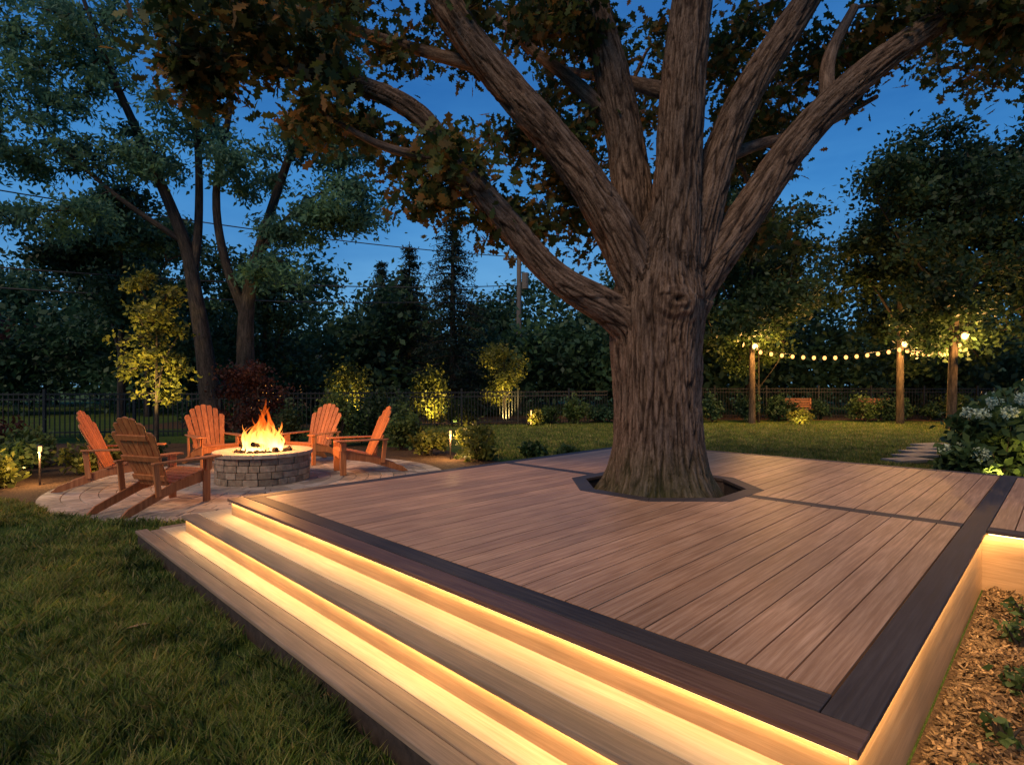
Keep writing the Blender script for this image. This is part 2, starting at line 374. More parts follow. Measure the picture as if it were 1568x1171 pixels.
# ------------------------------------------------------------------ ground
def groundmat():
    m,nt,out=newmat('lawn_ground'); v=coords(nt,(1,1,1)); n=noise(nt,v,.9,5); n2=noise(nt,v,40,6,.7)
    c=ramp(nt,n,[(.3,(.045,.08,.016)),(.55,(.07,.115,.022)),(.75,(.14,.13,.045))])
    c=mixc(nt,1.0,c,ramp(nt,n2,[(.3,(.4,.4,.4)),(.7,(1.5,1.4,1.3))]),'MULTIPLY')
    bsdf(nt,out,c,.9,n2,1,.04,.1); return m
g=MB(); n=24; xs=np.linspace(-1,1,n); xs=np.sign(xs)*np.abs(xs)**3*600
for y in xs:
    for x in xs: g.v.append((x,y+10,0))
for i in range(n-1):
    for j in range(n-1): g.f.append([i*n+j,i*n+j+1,(i+1)*n+j+1,(i+1)*n+j])
g.obj('ground_lawn',groundmat())
MUL=simple('mulch_soil',(.04,.022,.012),(.17,.10,.055),45,.9,1,.03,spec=.1)
CHIP=wood('mulch_chip',(.13,.075,.038),(.44,.28,.14),0,.8,.6,.1,g=.5)
def sheet(name,poly,z,mat):
    m=MB(); m.v=[(x,y,z) for x,y in poly]; m.f=[list(range(len(poly)))]; return m.obj(name,mat)
sheet('mulch_bed',[wor(c,t) for c,t in ((1.0,-.3),(1.26,.42),(1.9,.45),(5.4,.45),(5.4,-4.3),(5.2,-6),(3,-6),(1.5,-3))],.004,MUL)
def chips(name,P,s=.04):
    n=len(P); a=rng.uniform(0,6.28,n); ln=rng.uniform(.25,1.3,n)**1.3*s; wd=rng.uniform(.1,.3,n)*s; tl=rng.normal(size=n)*.35
    d=np.stack([np.cos(a)*np.cos(tl),np.sin(a)*np.cos(tl),np.sin(tl)],1); p=np.stack([-np.sin(a),np.cos(a),rng.normal(size=n)*.4],1)
    V=np.stack([P-d*ln[:,None]-p*wd[:,None]*.6,P+d*ln[:,None]-p*wd[:,None],P+d*ln[:,None]*.8+p*wd[:,None],P-d*ln[:,None]+p*wd[:,None]],1)
    return npmesh(name,V,4,CHIP)
n=60000; cc=rng.uniform(1.1,5.35,n); t_=T0-.02-rng.uniform(0,1,n)**1.4*3.2; x,y=wor(cc,t_)
chips('mulch_chips',np.stack([x,y,.006+rng.uniform(0,.03,n)+.012*np.sin(x*9)*np.sin(y*8)],1),.026)
sheet('tree_soil',[(wor(TC[0]+.8*math.cos(a),TC[1]+.8*math.sin(a))) for a in np.linspace(0,6.283,17)[:-1]],.25,MUL)
PC=(-3.85,8.85); PR=2.75
sheet('garden_bed',[(-14,11.0),(-9.5,7.2),(-7.3,6.6),(-6.2,6.7),(-5.5,8),(-3.9,9),(-2,6.6),wor(2.6,5.5),wor(5.0,5.6),(.4,9.3),(.3,10.6),(-.8,11.6),(-1.6,13.2),(-5,14.4),(-9,14.6),(-14,14.5)],.004,MUL)
sheet('back_bed',[(-14,19),(-6,20.5),(0,22),(8,24.5),(16,24),(26,21),(40,24),(40,30),(-14,27)],.004,MUL)
sheet('side_bed',[wor(c,t) for c,t in ((8.8,1.9),(9.3,.6),(11.5,2.2),(13,2.0),(13.5,-3),(11,-6),(8.8,-4.2))],.004,MUL)
PAV=simple('paver',(.24,.19,.155),(.42,.34,.28),9,.75,.5,.006,islvar=.35)
p=MB(); r=.35
while r<PR-.2:
    w=.2; nseg=max(6,int(2*math.pi*(r+w/2)/.27)); off=rng.uniform(0,1); gp=.006/(r+.1)
    for i in range(nseg):
        a0=2*math.pi*(i+off)/nseg; a1=2*math.pi*(i+1+off)/nseg; p.arcseg(PC,r,r+w-.007,a0+gp,a1-gp,-.02,.03+rng.uniform(-.002,.002),3)
    r+=w
nseg=int(2*math.pi*PR/.13)
for i in range(nseg):
    a0=2*math.pi*i/nseg; a1=2*math.pi*(i+1)/nseg; p.arcseg(PC,r,r+.24,a0+.002,a1-.002,-.02,.034,2)
PRO=r+.24
p.obj('paver_patio',PAV,None,bevel=.004)
sheet('patio_sand',[(PC[0]+(PRO-.01)*math.cos(a),PC[1]+(PRO-.01)*math.sin(a)) for a in np.linspace(0,6.283,49)[:-1]],.018,simple('joint_sand',(.03,.025,.02),(.06,.05,.04),30))
# ------------------------------------------------------------------ fire pit
fp=empty('fire_pit',(-3.9,8.82,0)); fp.scale=(.95,.95,1); STN=simple('stone_block',(.16,.12,.09),(.34,.27,.20),14,.8,.8,.012,islvar=.4)
m=MB(); z=.03
for k in range(4):
    h=.1; a=rng.uniform(0,1)
    end=a+2*math.pi
    while a<end-.02:
        da=rng.uniform(.2,.42); b=min(a+da,end); 
        if end-b<.12: b=end
        ro=.72+rng.uniform(-.008,.008); m.arcseg((0,0),.5,ro,a+.006,b-.006,z,z+h-.006,4); a=b
    z+=h
m.obj('stone_wall',STN,fp,bevel=.008)
m=MB(); 
for k in range(14): m.arcseg((0,0),.48,.765,k*math.pi/7+.004,(k+1)*math.pi/7-.004,z,z+.06,5)
m.obj('cap_stones',simple('cap_stone',(.28,.22,.17),(.42,.35,.28),12,.7,.4,.006,islvar=.15),fp,bevel=.008)
m=MB(); m.cyl((0,0,.05),(0,0,.40),.499,n=32); m.obj('fire_bed',simple('ash',(.01,.01,.01),(.05,.04,.035),20),fp)
m=MB()
for i in range(60):
    a=rng.uniform(0,6.28); q=.43*math.sqrt(rng.uniform(0,1)); m.ball((q*math.cos(a),q*math.sin(a),.42+rng.uniform(0,.06)),rng.uniform(.03,.07),7,5,.8,.2)
m.obj('lava_rocks',simple('lava_rock',(.015,.012,.01),(.06,.04,.03),20,.9),fp)
m=MB()
for a,q in ((.3,.0),(1.5,.05),(2.6,-.05)):
    m.cyl((.34*math.cos(a),.34*math.sin(a),.46),(-.34*math.cos(a),-.34*math.sin(a),.56+q),.05,.04,9)
m.obj('logs',simple('charred_log',(.012,.01,.008),(.07,.035,.02),12,.9),fp)
FM,nt,out=newmat('flame')
ob=coords(nt,(1,1,1)); sp=N(nt,'ShaderNodeSeparateXYZ'); L(nt,ob,sp.inputs[0])
zr=N(nt,'ShaderNodeMapRange'); L(nt,sp.outputs[2],zr.inputs[0]); zr.inputs[1].default_value=.45; zr.inputs[2].default_value=1.2
nz=noise(nt,coords(nt,(10,10,4)),1,3)
ad=N(nt,'ShaderNodeMath'); ad.operation='MULTIPLY_ADD'; L(nt,nz,ad.inputs[0]); ad.inputs[1].default_value=.7; L(nt,zr.outputs[0],ad.inputs[2])
colr=ramp(nt,ad.outputs[0],[(.25,(1,.62,.22)),(.6,(1,.42,.08)),(.9,(1,.24,.03)),(1,(.9,.12,.01))])
st=N(nt,'ShaderNodeMapRange'); L(nt,ad.outputs[0],st.inputs[0]); st.inputs[1].default_value=.25; st.inputs[2].default_value=1.1; st.inputs[3].default_value=7; st.inputs[4].default_value=1.8
em=N(nt,'ShaderNodeEmission'); L(nt,colr,em.inputs[0]); L(nt,st.outputs[0],em.inputs[1])
tr=N(nt,'ShaderNodeBsdfTransparent'); mx=N(nt,'ShaderNodeMixShader')
al=N(nt,'ShaderNodeMapRange'); L(nt,ad.outputs[0],al.inputs[0]); al.inputs[1].default_value=.3; al.inputs[2].default_value=1.3; al.inputs[3].default_value=.38; al.inputs[4].default_value=.12
L(nt,al.outputs[0],mx.inputs[0]); L(nt,tr.outputs[0],mx.inputs[1]); L(nt,em.outputs[0],mx.inputs[2]); L(nt,mx.outputs[0],out.inputs[0])
VV=[];FF=[];k=0
for i in range(56):
    a=rng.uniform(0,6.28); q=.34*math.sqrt(rng.uniform(0,1)); hh=(.84-q*1.25)*rng.uniform(.4,1.08); R=rng.uniform(.02,.05)*(.5+hh)
    s_=np.linspace(0,1,20); ph=rng.uniform(0,6.28); am=rng.uniform(.03,.09)
    P=np.stack([q*math.cos(a)*(1-.2*s_)+am*np.sin(ph+s_*6)*s_**.7, q*math.sin(a)*(1-.2*s_)+am*np.cos(ph+s_*5)*s_, .44+hh*s_],1)
    rr=R*(.55+2.4*s_*(1-s_))*(1-s_)**.7*(1+.2*np.sin(s_*13+ph))+.0008
    V,D,A,F=tube(P,rr,10); VV.append(V.reshape(-1,3)); FF.append(F+k); k+=V.shape[0]*V.shape[1]
fo=npmesh('flames',np.vstack(VV),4,FM,fp,np.vstack(FF),True)
m=MB()
for i in range(12): m.ball((rng.normal()*.12,rng.normal()*.12,rng.uniform(1.1,1.5)),.0035,5,4)
m.obj('sparks',emis('spark',(1,.4,.08),3),fp)
def plight(name,p,e,c,r,parent=None,kind='POINT'):
    l=bpy.data.lights.new(name,kind); l.energy=e; l.color=c; l.shadow_soft_size=r
    o=bpy.data.objects.new(name,l); o.location=p; return link(o,parent)
plight('fire_light',(0,0,.95),300,(1,.42,.12),.2,fp)
# ------------------------------------------------------------------ adirondack chairs
CHM=wood('chair_wood',(.40,.13,.038),(.62,.24,.083),2,.45,.2,.4,.6,gr=.4)
def chair(x,y,face):
    e=empty('adirondack_chair',(x,y,.034),face); m=MB()
    for s in (-1,1):
        yy=s*.27
        T2=Matrix(((1,0,0,0),(0,0,-1,yy+.013),(0,1,0,0),(0,0,0,1)))
        m.prism([(.44,.27),(.44,.37),(.40,.41),(-.05,.31),(-.62,.09),(-.72,.0),(-.60,.0),(-.05,.19)],0,.026,T2)
        m.box((.38,s*.298,.275),(.10,.026,.55))
        m.prism([(.42,.40),(.34,.40),(.345,.55),(.43,.55)],0,.02,Matrix(((1,0,0,0),(0,0,-1,s*.335+.01),(0,1,0,0),(0,0,0,1))))
        m.prism([(.52,s*.27),(.54,s*.30),(.54,s*.40),(.50,s*.43),(.05,s*.41),(-.36,s*.345),(-.36,s*.285),(.1,s*.275)][::(1 if s>0 else -1)],.551,.575)
        m.beam((-.27,s*.30,.17),(-.31,s*.30,.551),.026,.07,(1,0,0))
    for i in range(6):
        x0=.425-i*.088; zz=.418-(.44-x0)*.235+(.0 if i else -.012)
        m.box((x0-.02,0,zz),(.078,.60,.02),Matrix.Rotation(-.22 if i else .25,3,'Y'))
    m.box((.435,0,.33),(.022,.56,.10))
    lean=math.radians(24); B=Vector((-.10,0,.26)); up=Vector((-math.sin(lean),0,math.cos(lean))); nn=Vector((math.cos(lean),0,math.sin(lean)))
    ns=7
    for i in range(ns):
        u=(i-3); L_=.92-.016*u*u-.0035*abs(u)**3*.6
        yb=u*.068; w0=.031; w1=.044
        Rm=Matrix(((0,up.x,nn.x,B.x),(1,0,0,0),(0,up.z,nn.z,B.z),(0,0,0,1)))
        yt=yb*1.0+u*.022+u*.012
        top=[(yt+w1,L_-.012*(u+.5)*(1 if u>=0 else .3)),(yt+w1*.3,L_+.004),(yt-w1*.3,L_+.004),(yt-w1,L_+.012*(u-.5)*(1 if u<=0 else .3))]
        m.prism([(yb-w0,0),(yb+w0,0)]+top,0,.02,Rm)
    for q,ww in ((.12,.54),(.38,.64),(.66,.50)):
        c=B+up*q-nn*.014; m.box(c,(.024,ww,.07),Matrix.Rotation(-lean,3,'Y'))
    m.obj('chair_frame',CHM,e,bevel=.005); return e
fx,fy=fp.location.x,fp.location.y
def cf(x,y,off=0): chair(x,y,math.atan2(fy-y,fx-x)+off)
cf(-5.75,8.2,.05); cf(-4.3,6.9,-.15); cf(-5.5,10.3); cf(-3.8,10.8,-.3); cf(-2.55,9.6,-.05)
# ------------------------------------------------------------------ the oak
oak=empty('oak_tree',(0,0,0)); w=Wood()
ox,oy=wor(*TC); ox-=.05
trunkP=[(ox+dx,oy,z) for z,dx in ((.1,.02),(.7,.01),(1.3,0),(1.9,0),(2.4,.02),(2.9,.06),(3.3,.1))]
tz=[.1,.3,.45,.6,.9,1.3,1.8,2.2,2.5,2.9,3.3]; tr_=[.76,.66,.58,.53,.475,.45,.455,.475,.47,.36,.22]
limbs=[
 ([(1.45,6.0,1.65),(1.16,5.9,2.2),(.46,5.8,2.62),(-.1,5.7,3.2),(-.59,5.6,3.73),(-.94,5.5,4.17),(-1.56,5.4,4.42),(-2.3,5.3,4.5),(-3.0,5.2,4.62)],[.12,.19,.145,.13,.115,.10,.08,.06,.045]),
 ([(1.5,5.95,2.0),(1.27,5.9,2.75),(.85,5.85,3.5),(.46,5.8,4.0),(-.1,5.7,4.6),(-.59,5.6,5.2),(-.98,5.5,5.9),(-1.6,5.4,6.6)],[.2,.24,.195,.18,.165,.15,.13,.08]),
 ([(1.5,6.15,2.0),(1.42,6.3,3.0),(1.30,6.4,4.2),(1.16,6.5,5.1),(1.0,6.6,5.9),(.9,6.7,7)],[.2,.25,.205,.19,.16,.12]),
 ([(1.6,5.95,2.0),(1.69,5.93,2.9),(1.76,5.93,3.9),(1.83,5.95,4.9),(1.95,6.0,5.9),(2.1,6,7.2)],[.28,.28,.235,.22,.2,.15]),
 ([(1.7,6.0,2.1),(1.93,6.05,2.95),(2.20,6.1,3.87),(2.58,6.2,4.7),(3.1,6.3,5.5),(3.7,6.4,6.4)],[.2,.235,.185,.17,.15,.11]),
 ([(1.72,6.1,1.9),(2.02,6.1,2.62),(2.5,6.1,3.3),(3.05,6.1,4.1),(3.65,6.0,4.72),(4.3,5.9,5.2),(5.0,5.8,5.65),(5.8,5.6,6.1)],[.2,.23,.18,.165,.15,.13,.11,.07]),
 ([(1.24,6.4,4.4),(.8,6.6,5.0),(.2,6.8,5.6),(-.3,7,6.2)],[.10,.08,.06,.03]),
 ([(2.25,6.1,3.95),(2.9,6.5,4.3),(3.8,7,4.7),(4.8,7.4,5.3)],[.08,.06,.05,.03]),
 ([(3.4,6.05,4.45),(3.5,6.2,5.1),(3.9,6.4,5.8)],[.09,.07,.05]),
 ([(-.59,5.6,3.73),(-1.2,5.3,3.75),(-1.7,5.1,3.95)],[.06,.04,.02]),
 ([(-.2,5.7,4.7),(-.9,5.9,5.0),(-1.7,6,5.3),(-2.5,6,5.6)],[.08,.06,.05,.02]),
 ([(1.8,6,4.6),(1.4,7.2,5.4),(.6,8.5,6.3)],[.10,.08,.05]),
 ([(2.1,6.2,3.9),(3.0,7.6,5),(4.2,8.8,6.2)],[.11,.08,.05]),
]
big=[];nodes=[]
PP=catmull(trunkP,160); big.append((PP,np.interp(PP[:,2],tz,tr_)))
for P,R in limbs[:6]:
    PP=catmull(P,170); RR=np.interp(np.linspace(0,1,170),np.linspace(0,1,len(R)),R); big.append((PP,RR)); nodes+=[tuple(p) for p in PP[85::7]]
vs=[];fs=[];ids=[];b=0
for i,(P,R) in enumerate(big):
    V,D,A,F=tube(P,R,40); V=V.reshape(-1,3); nv=len(V); vs+=V.tolist()+[P[0].tolist(),P[-1].tolist()]; fs+=(F+b).tolist()
    for j in range(40): fs.append([b+(j+1)%40,b+j,b+nv]); fs.append([b+nv-40+j,b+nv-40+(j+1)%40,b+nv+1])
    ids+=[i]*(nv+2); b+=nv+2
me=bpy.data.meshes.new('tmp'); me.from_pydata(vs,[],fs); to=bpy.data.objects.new('tmp',me); link(to)
md=to.modifiers.new('r','REMESH'); md.mode='VOXEL'; md.voxel_size=.0135
md=to.modifiers.new('s','SMOOTH'); md.iterations=18; md.factor=.6
ev=to.evaluated_get(bpy.context.evaluated_depsgraph_get()); em_=ev.to_mesh()
nv=len(em_.vertices); co=np.empty(nv*3,np.float32); em_.vertices.foreach_get('co',co); co=co.reshape(-1,3).astype(float)
no=np.empty(nv*3,np.float32); em_.vertex_normals.foreach_get('vector',no); no=no.reshape(-1,3)
li=np.empty(len(em_.loops),np.int32); em_.loops.foreach_get('vertex_index',li)
QF=li.reshape(-1,4)
print('oak verts',nv)
kd=kdtree.KDTree(len(vs)); [kd.insert(v,i) for i,v in enumerate(vs)]; kd.balance()
tid=np.array([ids[kd.find(p)[1]] for p in co]); AT=np.zeros((nv,3))
for i,(P,R) in enumerate(big):
    T,U,W_,s=frames(P); I=np.where(tid==i)[0]
    for ch in np.array_split(I,max(1,len(I)//20000)):
        if len(ch)==0: continue
        d2=((co[ch][:,None]-P[None])**2).sum(2); j=d2.argmin(1); dlt=co[ch]-P[j]; al_=(dlt*T[j]).sum(1)
        cu=(dlt*U[j]).sum(1); cw=(dlt*W_[j]).sum(1); rr=np.hypot(cu,cw)+1e-6; rm=min(R.mean(),.5)
        AT[ch]=np.stack([cu/rr*rm+i*7.3,cw/rr*rm,s[j]+al_+i*3.1],1)
fur=np.zeros(nv); dis=np.zeros(nv)
for k in range(nv):
    x,y,z=AT[k]; q=Vector((x*19,y*19,z*2.1)); q=q+mn.noise_vector(q*.55)*.5
    a1=abs(mn.noise(q)); a2=abs(mn.noise(Vector((q.x*1.7+5,q.y*1.7,q.z*2.2))))
    cv=max(0,1-a1/.16); cv2=max(0,1-a2/.10)*.45
    f_=min(1,cv+cv2); fur[k]=f_; dis[k]=-.028*f_+.010*mn.noise(q*2.3)+.03*mn.noise(Vector((x*2,y*2,z*.7)))
ang=np.arctan2(co[:,1]-oy,co[:,0]-ox); sc_=np.where(tid==0,1.0,.75); dis*=sc_
tp=(tid==0); dis+=np.where(tp,np.clip((1.0-co[:,2])/.8,0,1)**1.5*.09*np.sin(ang*5+.6),0)
dis+=np.where(co[:,2]<2.4,np.clip((co[:,2]-.8),0,1)*.025*np.cos(ang*6+.4),0)+.006
kc=np.array([ox+.06,oy-.46,2.34]); dk=np.linalg.norm((co-kc)*np.array([.8,1,1]),axis=1); wob=np.sin(co[:,0]*31+co[:,2]*23)*.6
dis+=.14*np.exp(-(dk/.16)**2)-.07*np.exp(-(dk/.045)**2)-.016*np.cos(dk*70+wob)*np.exp(-(dk/.2)**2)
fur=np.clip(fur*(1-.6*np.exp(-(dk/.15)**2))+.6*np.exp(-(dk/.04)**2)+.35*np.clip(np.cos(dk*70+wob),0,1)*np.exp(-(dk/.17)**2),0,1)
co2=co+no*dis[:,None]
ev.to_mesh_clear(); bpy.data.objects.remove(to)
npmesh('trunk_and_limbs',co2,4,BARKO,oak,QF,True,AT,fur)
for P,R in limbs[6:]:
    PP,RR=w.limb(P,R,20,30); nodes+=[tuple(p) for p in PP[5:]]
lobes=[(-2.5,5.3,4.75,.9,.8,.38,16),(-3.0,5.2,4.3,.4,.4,.3,8),(-1.6,5.3,4.1,.5,.5,.25,7),(-1.2,5.7,5.4,1.0,.8,.5,12),(-.75,5.7,3.6,.45,.5,.35,12),(.05,6.1,3.25,.4,.5,.2,8),
 (.5,7.0,4.3,.6,.7,.5,14),(.9,7.6,3.7,.5,.5,.45,8),(0,6.3,5.6,1.2,1,.5,16),(3.6,7.6,5.6,1.4,1,.8,26),(5.0,6.0,5.6,1.2,.9,.5,20),(3.1,7.4,4.7,.7,.7,.45,10),
 (1.6,7.4,6.0,2.2,1.2,.5,26),(5.8,5.8,5.3,.9,.8,.5,14),(6.6,7.2,6.2,1.5,1,.9,20),(-2.9,6.2,6.2,1.2,1,.5,10),(0,6,7.6,3.5,3,.9,22),(3.5,6,7.8,3.5,3,.9,22),(2.9,6.9,3.4,.3,.3,.3,5),(1.2,9,5.6,2.2,.8,1.0,16)]
cen=ell(lobes); cen,segs=grow(w,nodes,cen,.03,.1,6)
w.obj('small_branches',BARKO,oak)
pts=[]
for a,m_,c in segs:
    k=int(110*rng.uniform(.5,1.4)); t=rng.uniform(.3,1.1,size=(k,1)); pts.append(m_+(c-m_)*t+rng.normal(size=(k,3))*np.array([.19,.19,.12])*rng.uniform(.6,1.1))
pts=np.vstack(pts)
npmesh('foliage',leaves(pts,.13,OAK,.5),len(OAK),LOAK,oak)
# ------------------------------------------------------------------ background trees
LG=LONG*np.array([1,1.4,1])
tree('maple_tree',[
 ([(-9.0,17,0),(-9.3,17,2.5),(-9.6,17,4.3),(-9.9,17,5.8),(-10.7,16.8,8),(-11.7,16.6,10.4),(-12.6,16.4,13)],[.36,.25,.21,.18,.14,.10,.05]),
 ([(-9.7,17,4.6),(-9.6,17.2,6.4),(-9.75,17.4,9.2),(-10.2,17.4,12.5)],[.15,.12,.10,.04]),
 ([(-9.9,17,5.8),(-11.5,16.4,7),(-13.2,16,8.6)],[.10,.07,.03])],
 [(-13.2,16.4,11.2,2.6,2,1.9,58),(-10,17.4,12.8,2.4,2,1.2,40),(-14.2,16.0,8.4,1.8,1.6,1.0,28),(-11.2,16.6,8.2,1.5,1.6,.8,20),(-16,15.6,11,2,2,1.8,30),(-9.8,17,9.6,1.0,1.2,.8,14),(-13.2,16,6.2,1.8,1.5,.5,16)],
 BARKD,LMAP,31000,.18,.33,LG,10,.035,.3,.6)
tree('maple_tree',[
 ([(-8.2,17.4,0),(-8.25,17.4,2.2),(-8.2,17.4,4),(-7.8,17.4,5.8),(-7.0,17.4,8.3),(-6.2,17.4,10.4),(-5.8,17.2,12.5)],[.38,.27,.22,.15,.12,.09,.05]),
 ([(-8.25,17.4,3.6),(-8.9,17.3,5.6),(-9.1,17.3,7.6),(-8.6,17.2,10.2),(-8.3,17,12.6)],[.16,.13,.11,.08,.04]),
 ([(-7.9,17.4,5.4),(-7.0,17.2,6.5),(-5.8,17,7.3),(-4.6,16.8,7.6)],[.09,.07,.05,.03])],
 [(-6.4,17.3,12.4,2.2,2,1.3,38),(-5.4,17,9.0,1.4,1.5,1.1,28),(-4.9,16.8,7.0,1.3,1.3,.7,24),(-7.2,17.2,4.9,1.0,1,.6,10),(-8.2,17.2,8.0,1.1,1.2,1.1,18),(-6.4,17,6.3,1.1,1.1,.6,16)],
 BARKD,LMAP,21000,.18,.32,LG,10,.035,.3,.6)
def simpletree(name,x,y,h,r,nc,nl,ls,lm,base=.35,tr=.16,sp=.4,lean=0,irr=0,bk=None,fork=.3):
    bk=bk or BARKD
    P=[(x,y,0),(x+lean*.3,y,h*fork),(x+lean*.7,y,h*.6),(x+lean,y,h*.9)]
    if irr:
        lb=[]
        for i in range(irr):
            k=(i+.5)/irr; a=rng.uniform(0,6.28); q=r*rng.uniform(.35,.95)*(1.05-.6*k); s_=r*rng.uniform(.3,.55)
            lb.append((x+lean*.6+q*math.cos(a),y+q*math.sin(a)*.8,h*(base+(1-base)*k),s_*1.15,s_,s_*rng.uniform(.5,.8),nc/irr))
    else: lb=[(x+lean*.6+rng.normal()*r*.3,y+rng.normal()*r*.3,h*(base+(1-base)*k),r*(1.05-.5*k)*rng.uniform(.8,1.1),r*(1.05-.5*k),h*.17,nc//4) for k in (.15,.4,.65,.9)]
    zf=max(.55,fork+.2)
    return tree(name,[(P,[tr,tr*.75,tr*.5,tr*.15]),([P[1],(x+r*.38,y-.3,h*zf),(x+r*.6,y,h*(zf+.2))],[tr*.4,tr*.25,tr*.1]),([P[1],(x-r*.35,y+.4,h*(zf+.04)),(x-r*.65,y,h*(zf+.18))],[tr*.4,tr*.25,tr*.1])],lb,bk,lm,nl,ls,sp)
simpletree('ash_tree',-14.6,21,8.2,2.8,80,15000,.2,LBG,irr=9)
simpletree('ash_tree',-11.0,25,7.0,2.4,60,11000,.22,LBG,.2,irr=8)
simpletree('ash_tree',-17.5,27,9.5,3.2,70,12000,.24,LBG,irr=9)
simpletree('ornamental_tree',-8.35,13.2,3.7,.95,44,3000,.12,LYEL,.34,.05,.17,bk=BARKW)
simpletree('japanese_maple',-6.6,14.2,1.9,1.0,30,4500,.09,LRED,.2,.06,.22)
simpletree('purple_plum_tree',-13.6,12.6,5.6,1.5,60,8000,.13,LRED,.4,.1,.33)
simpletree('linden_tree',9.4,22,8.6,3.0,95,17000,.2,LDK,.38,.13,.4,irr=11,bk=BARKW,fork=.4)
simpletree('linden_tree',15.2,22,9.4,3.2,95,17000,.2,LDK,.37,.14,.4,irr=11,bk=BARKW,fork=.4)
simpletree('linden_tree',15.0,19.2,9.8,3.9,140,26000,.18,LDK,.37,.15,.42,.5,irr=14,bk=BARKW,fork=.42)
simpletree('linden_tree',20.5,22,11.5,4.8,120,21000,.22,LDK,.28,.2,.5,irr=14)
simpletree('linden_tree',11.8,28,11.5,3.6,80,13000,.25,LDK,.35,.2,.5,irr=11)
simpletree('small_maple_tree',10.1,23.0,4.6,1.8,36,5200,.16,LBED,.5,.05,.32,irr=7)
dm=[];
HX,HY=-16.6,40
def mass(x,y,h,r,n,s=1):
    if abs(x/y-HX/HY)<.05 and y<44: h=min(h,2.6)
    if y<33 and -6.5<x<-.5: h=min(h,3.8)
    L_=[(x+rng.normal()*r*.6,y+rng.normal()*r*.4,h*(.2+.75*(i+.5)/6),r*rng.uniform(.45,.8)*(1.15-.5*i/6),r*.7,h*.13,5) for i in range(6)]
    c=ell(L_); q=c[rng.integers(0,len(c),n)]+rng.normal(size=(n,3))*np.array([.14*r+.28]*3)
    dm.append(q[q[:,2]>.1])
x=-44
while x<46:
    hh=9.3+rng.uniform(-2.4,2.2)+(2.0 if x>8 else 0)+(1.5 if x<-20 else 0)-(1.4 if -7<x<0 else 0)
    mass(x,38+rng.uniform(-3,5),hh,rng.uniform(2.2,3.3),2900); x+=rng.uniform(2.2,3.2)
x=-44
while x<46: mass(x,46,rng.uniform(5,7.5),3,2200); x+=2.6
x=-40
while x<42:
    mass(x,29+rng.uniform(-1.5,2),rng.uniform(3.5,6.5),rng.uniform(1.8,2.6),1700); x+=rng.uniform(2,3)
npmesh('distant_trees',leaves(np.vstack(dm),.36,RH,.6),4,LBG)
def spruce(x,y,h,r):
    e=empty('spruce_tree',(x,y,0)); w_=Wood(); w_.limb([(0,0,0),(0,0,h*.5),(0,0,h)],[.2,.12,.015],8); pp=[]
    z=h*.1
    while z<h-.15:
        rr=r*(1-z/h)**.8; nb=10
        for i in range(nb):
            a=rng.uniform(0,6.28); R_=rr*rng.uniform(.5,1.25)+.08; ex=(math.cos(a)*R_,math.sin(a)*R_,z-.25*R_)
            w_.limb([(0,0,z),(ex[0]*.5,ex[1]*.5,z-.04*R_),ex],[.03,.02,.006],4,4)
            k=int(14+50*R_/r); t=rng.uniform(.1,1,size=(k,1)); pp.append(np.array([0,0,z])+(np.array(ex)-np.array([0,0,z]))*t+rng.normal(size=(k,3))*np.array([.11,.11,.07]))
        z+=.36
    w_.obj('branches',BARKD,e); npmesh('needles',leaves(np.vstack(pp),.2,LONG,.2,droop=.8),4,LSP,e)
spruce(-2.85,27,11.2,2.6); spruce(-5.2,28.5,8.8,2.2); spruce(-7.4,32,8.6,2.2)
# ------------------------------------------------------------------ beds and shrubs
def uplight(x,y,tx,ty,tz,e=60,col=(1,.68,.22),z=.12,size=70):
    em_=empty('garden_uplight',(x,y,0)); m=MB(); m.cyl((0,0,0),(0,0,z-.02),.012); d_=Vector((tx-x,ty-y,tz-z)).normalized()
    m.cyl(Vector((0,0,z))-d_*.07,Vector((0,0,z)),.03,.045,12); m.obj('lamp_body',BLK,em_)
    l=plight('lamp_light',Vector((0,0,z))+d_*.03,e,col,.03,em_,'SPOT'); l.data.spot_size=math.radians(size); l.data.spot_blend=.7
    l.rotation_euler=d_.to_track_quat('-Z','Y').to_euler()
uplight(-8.1,11.9,-8.35,13.2,2.3,850,size=72,z=.3)
for x,y,r,h in ((-6.3,21.5,.9,2.1),(-3.1,21.5,.8,1.8)):
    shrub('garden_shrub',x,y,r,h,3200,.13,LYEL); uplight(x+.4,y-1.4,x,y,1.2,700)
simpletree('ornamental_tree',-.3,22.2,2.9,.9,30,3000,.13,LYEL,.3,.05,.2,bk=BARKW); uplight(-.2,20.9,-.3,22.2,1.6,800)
xx=-12
while xx<36:
    yb=20.8+ (xx+12)*.08 if xx<8 else 24.0-(abs(xx-18))*.1
    if abs(xx+6.3)>1 and abs(xx+3.1)>.9 and abs(xx+.3)>.9:
        shrub('bed_shrub',xx,yb+rng.uniform(-.3,1.2),rng.uniform(.45,.9),rng.uniform(.5,1.2),1100,.12,[LBED,LBG,LDK][rng.integers(0,3)])
    xx+=rng.uniform(.9,1.5)
for x,y in ((.9,21.0),(23.0,19.5),(-1.9,21.3),(17.6,20.5),(11,21.5)):
    shrub('lit_perennial',x,y,.45,.5,500,.12,LYEL); uplight(x-.3,y-.6,x,y,.3,80)
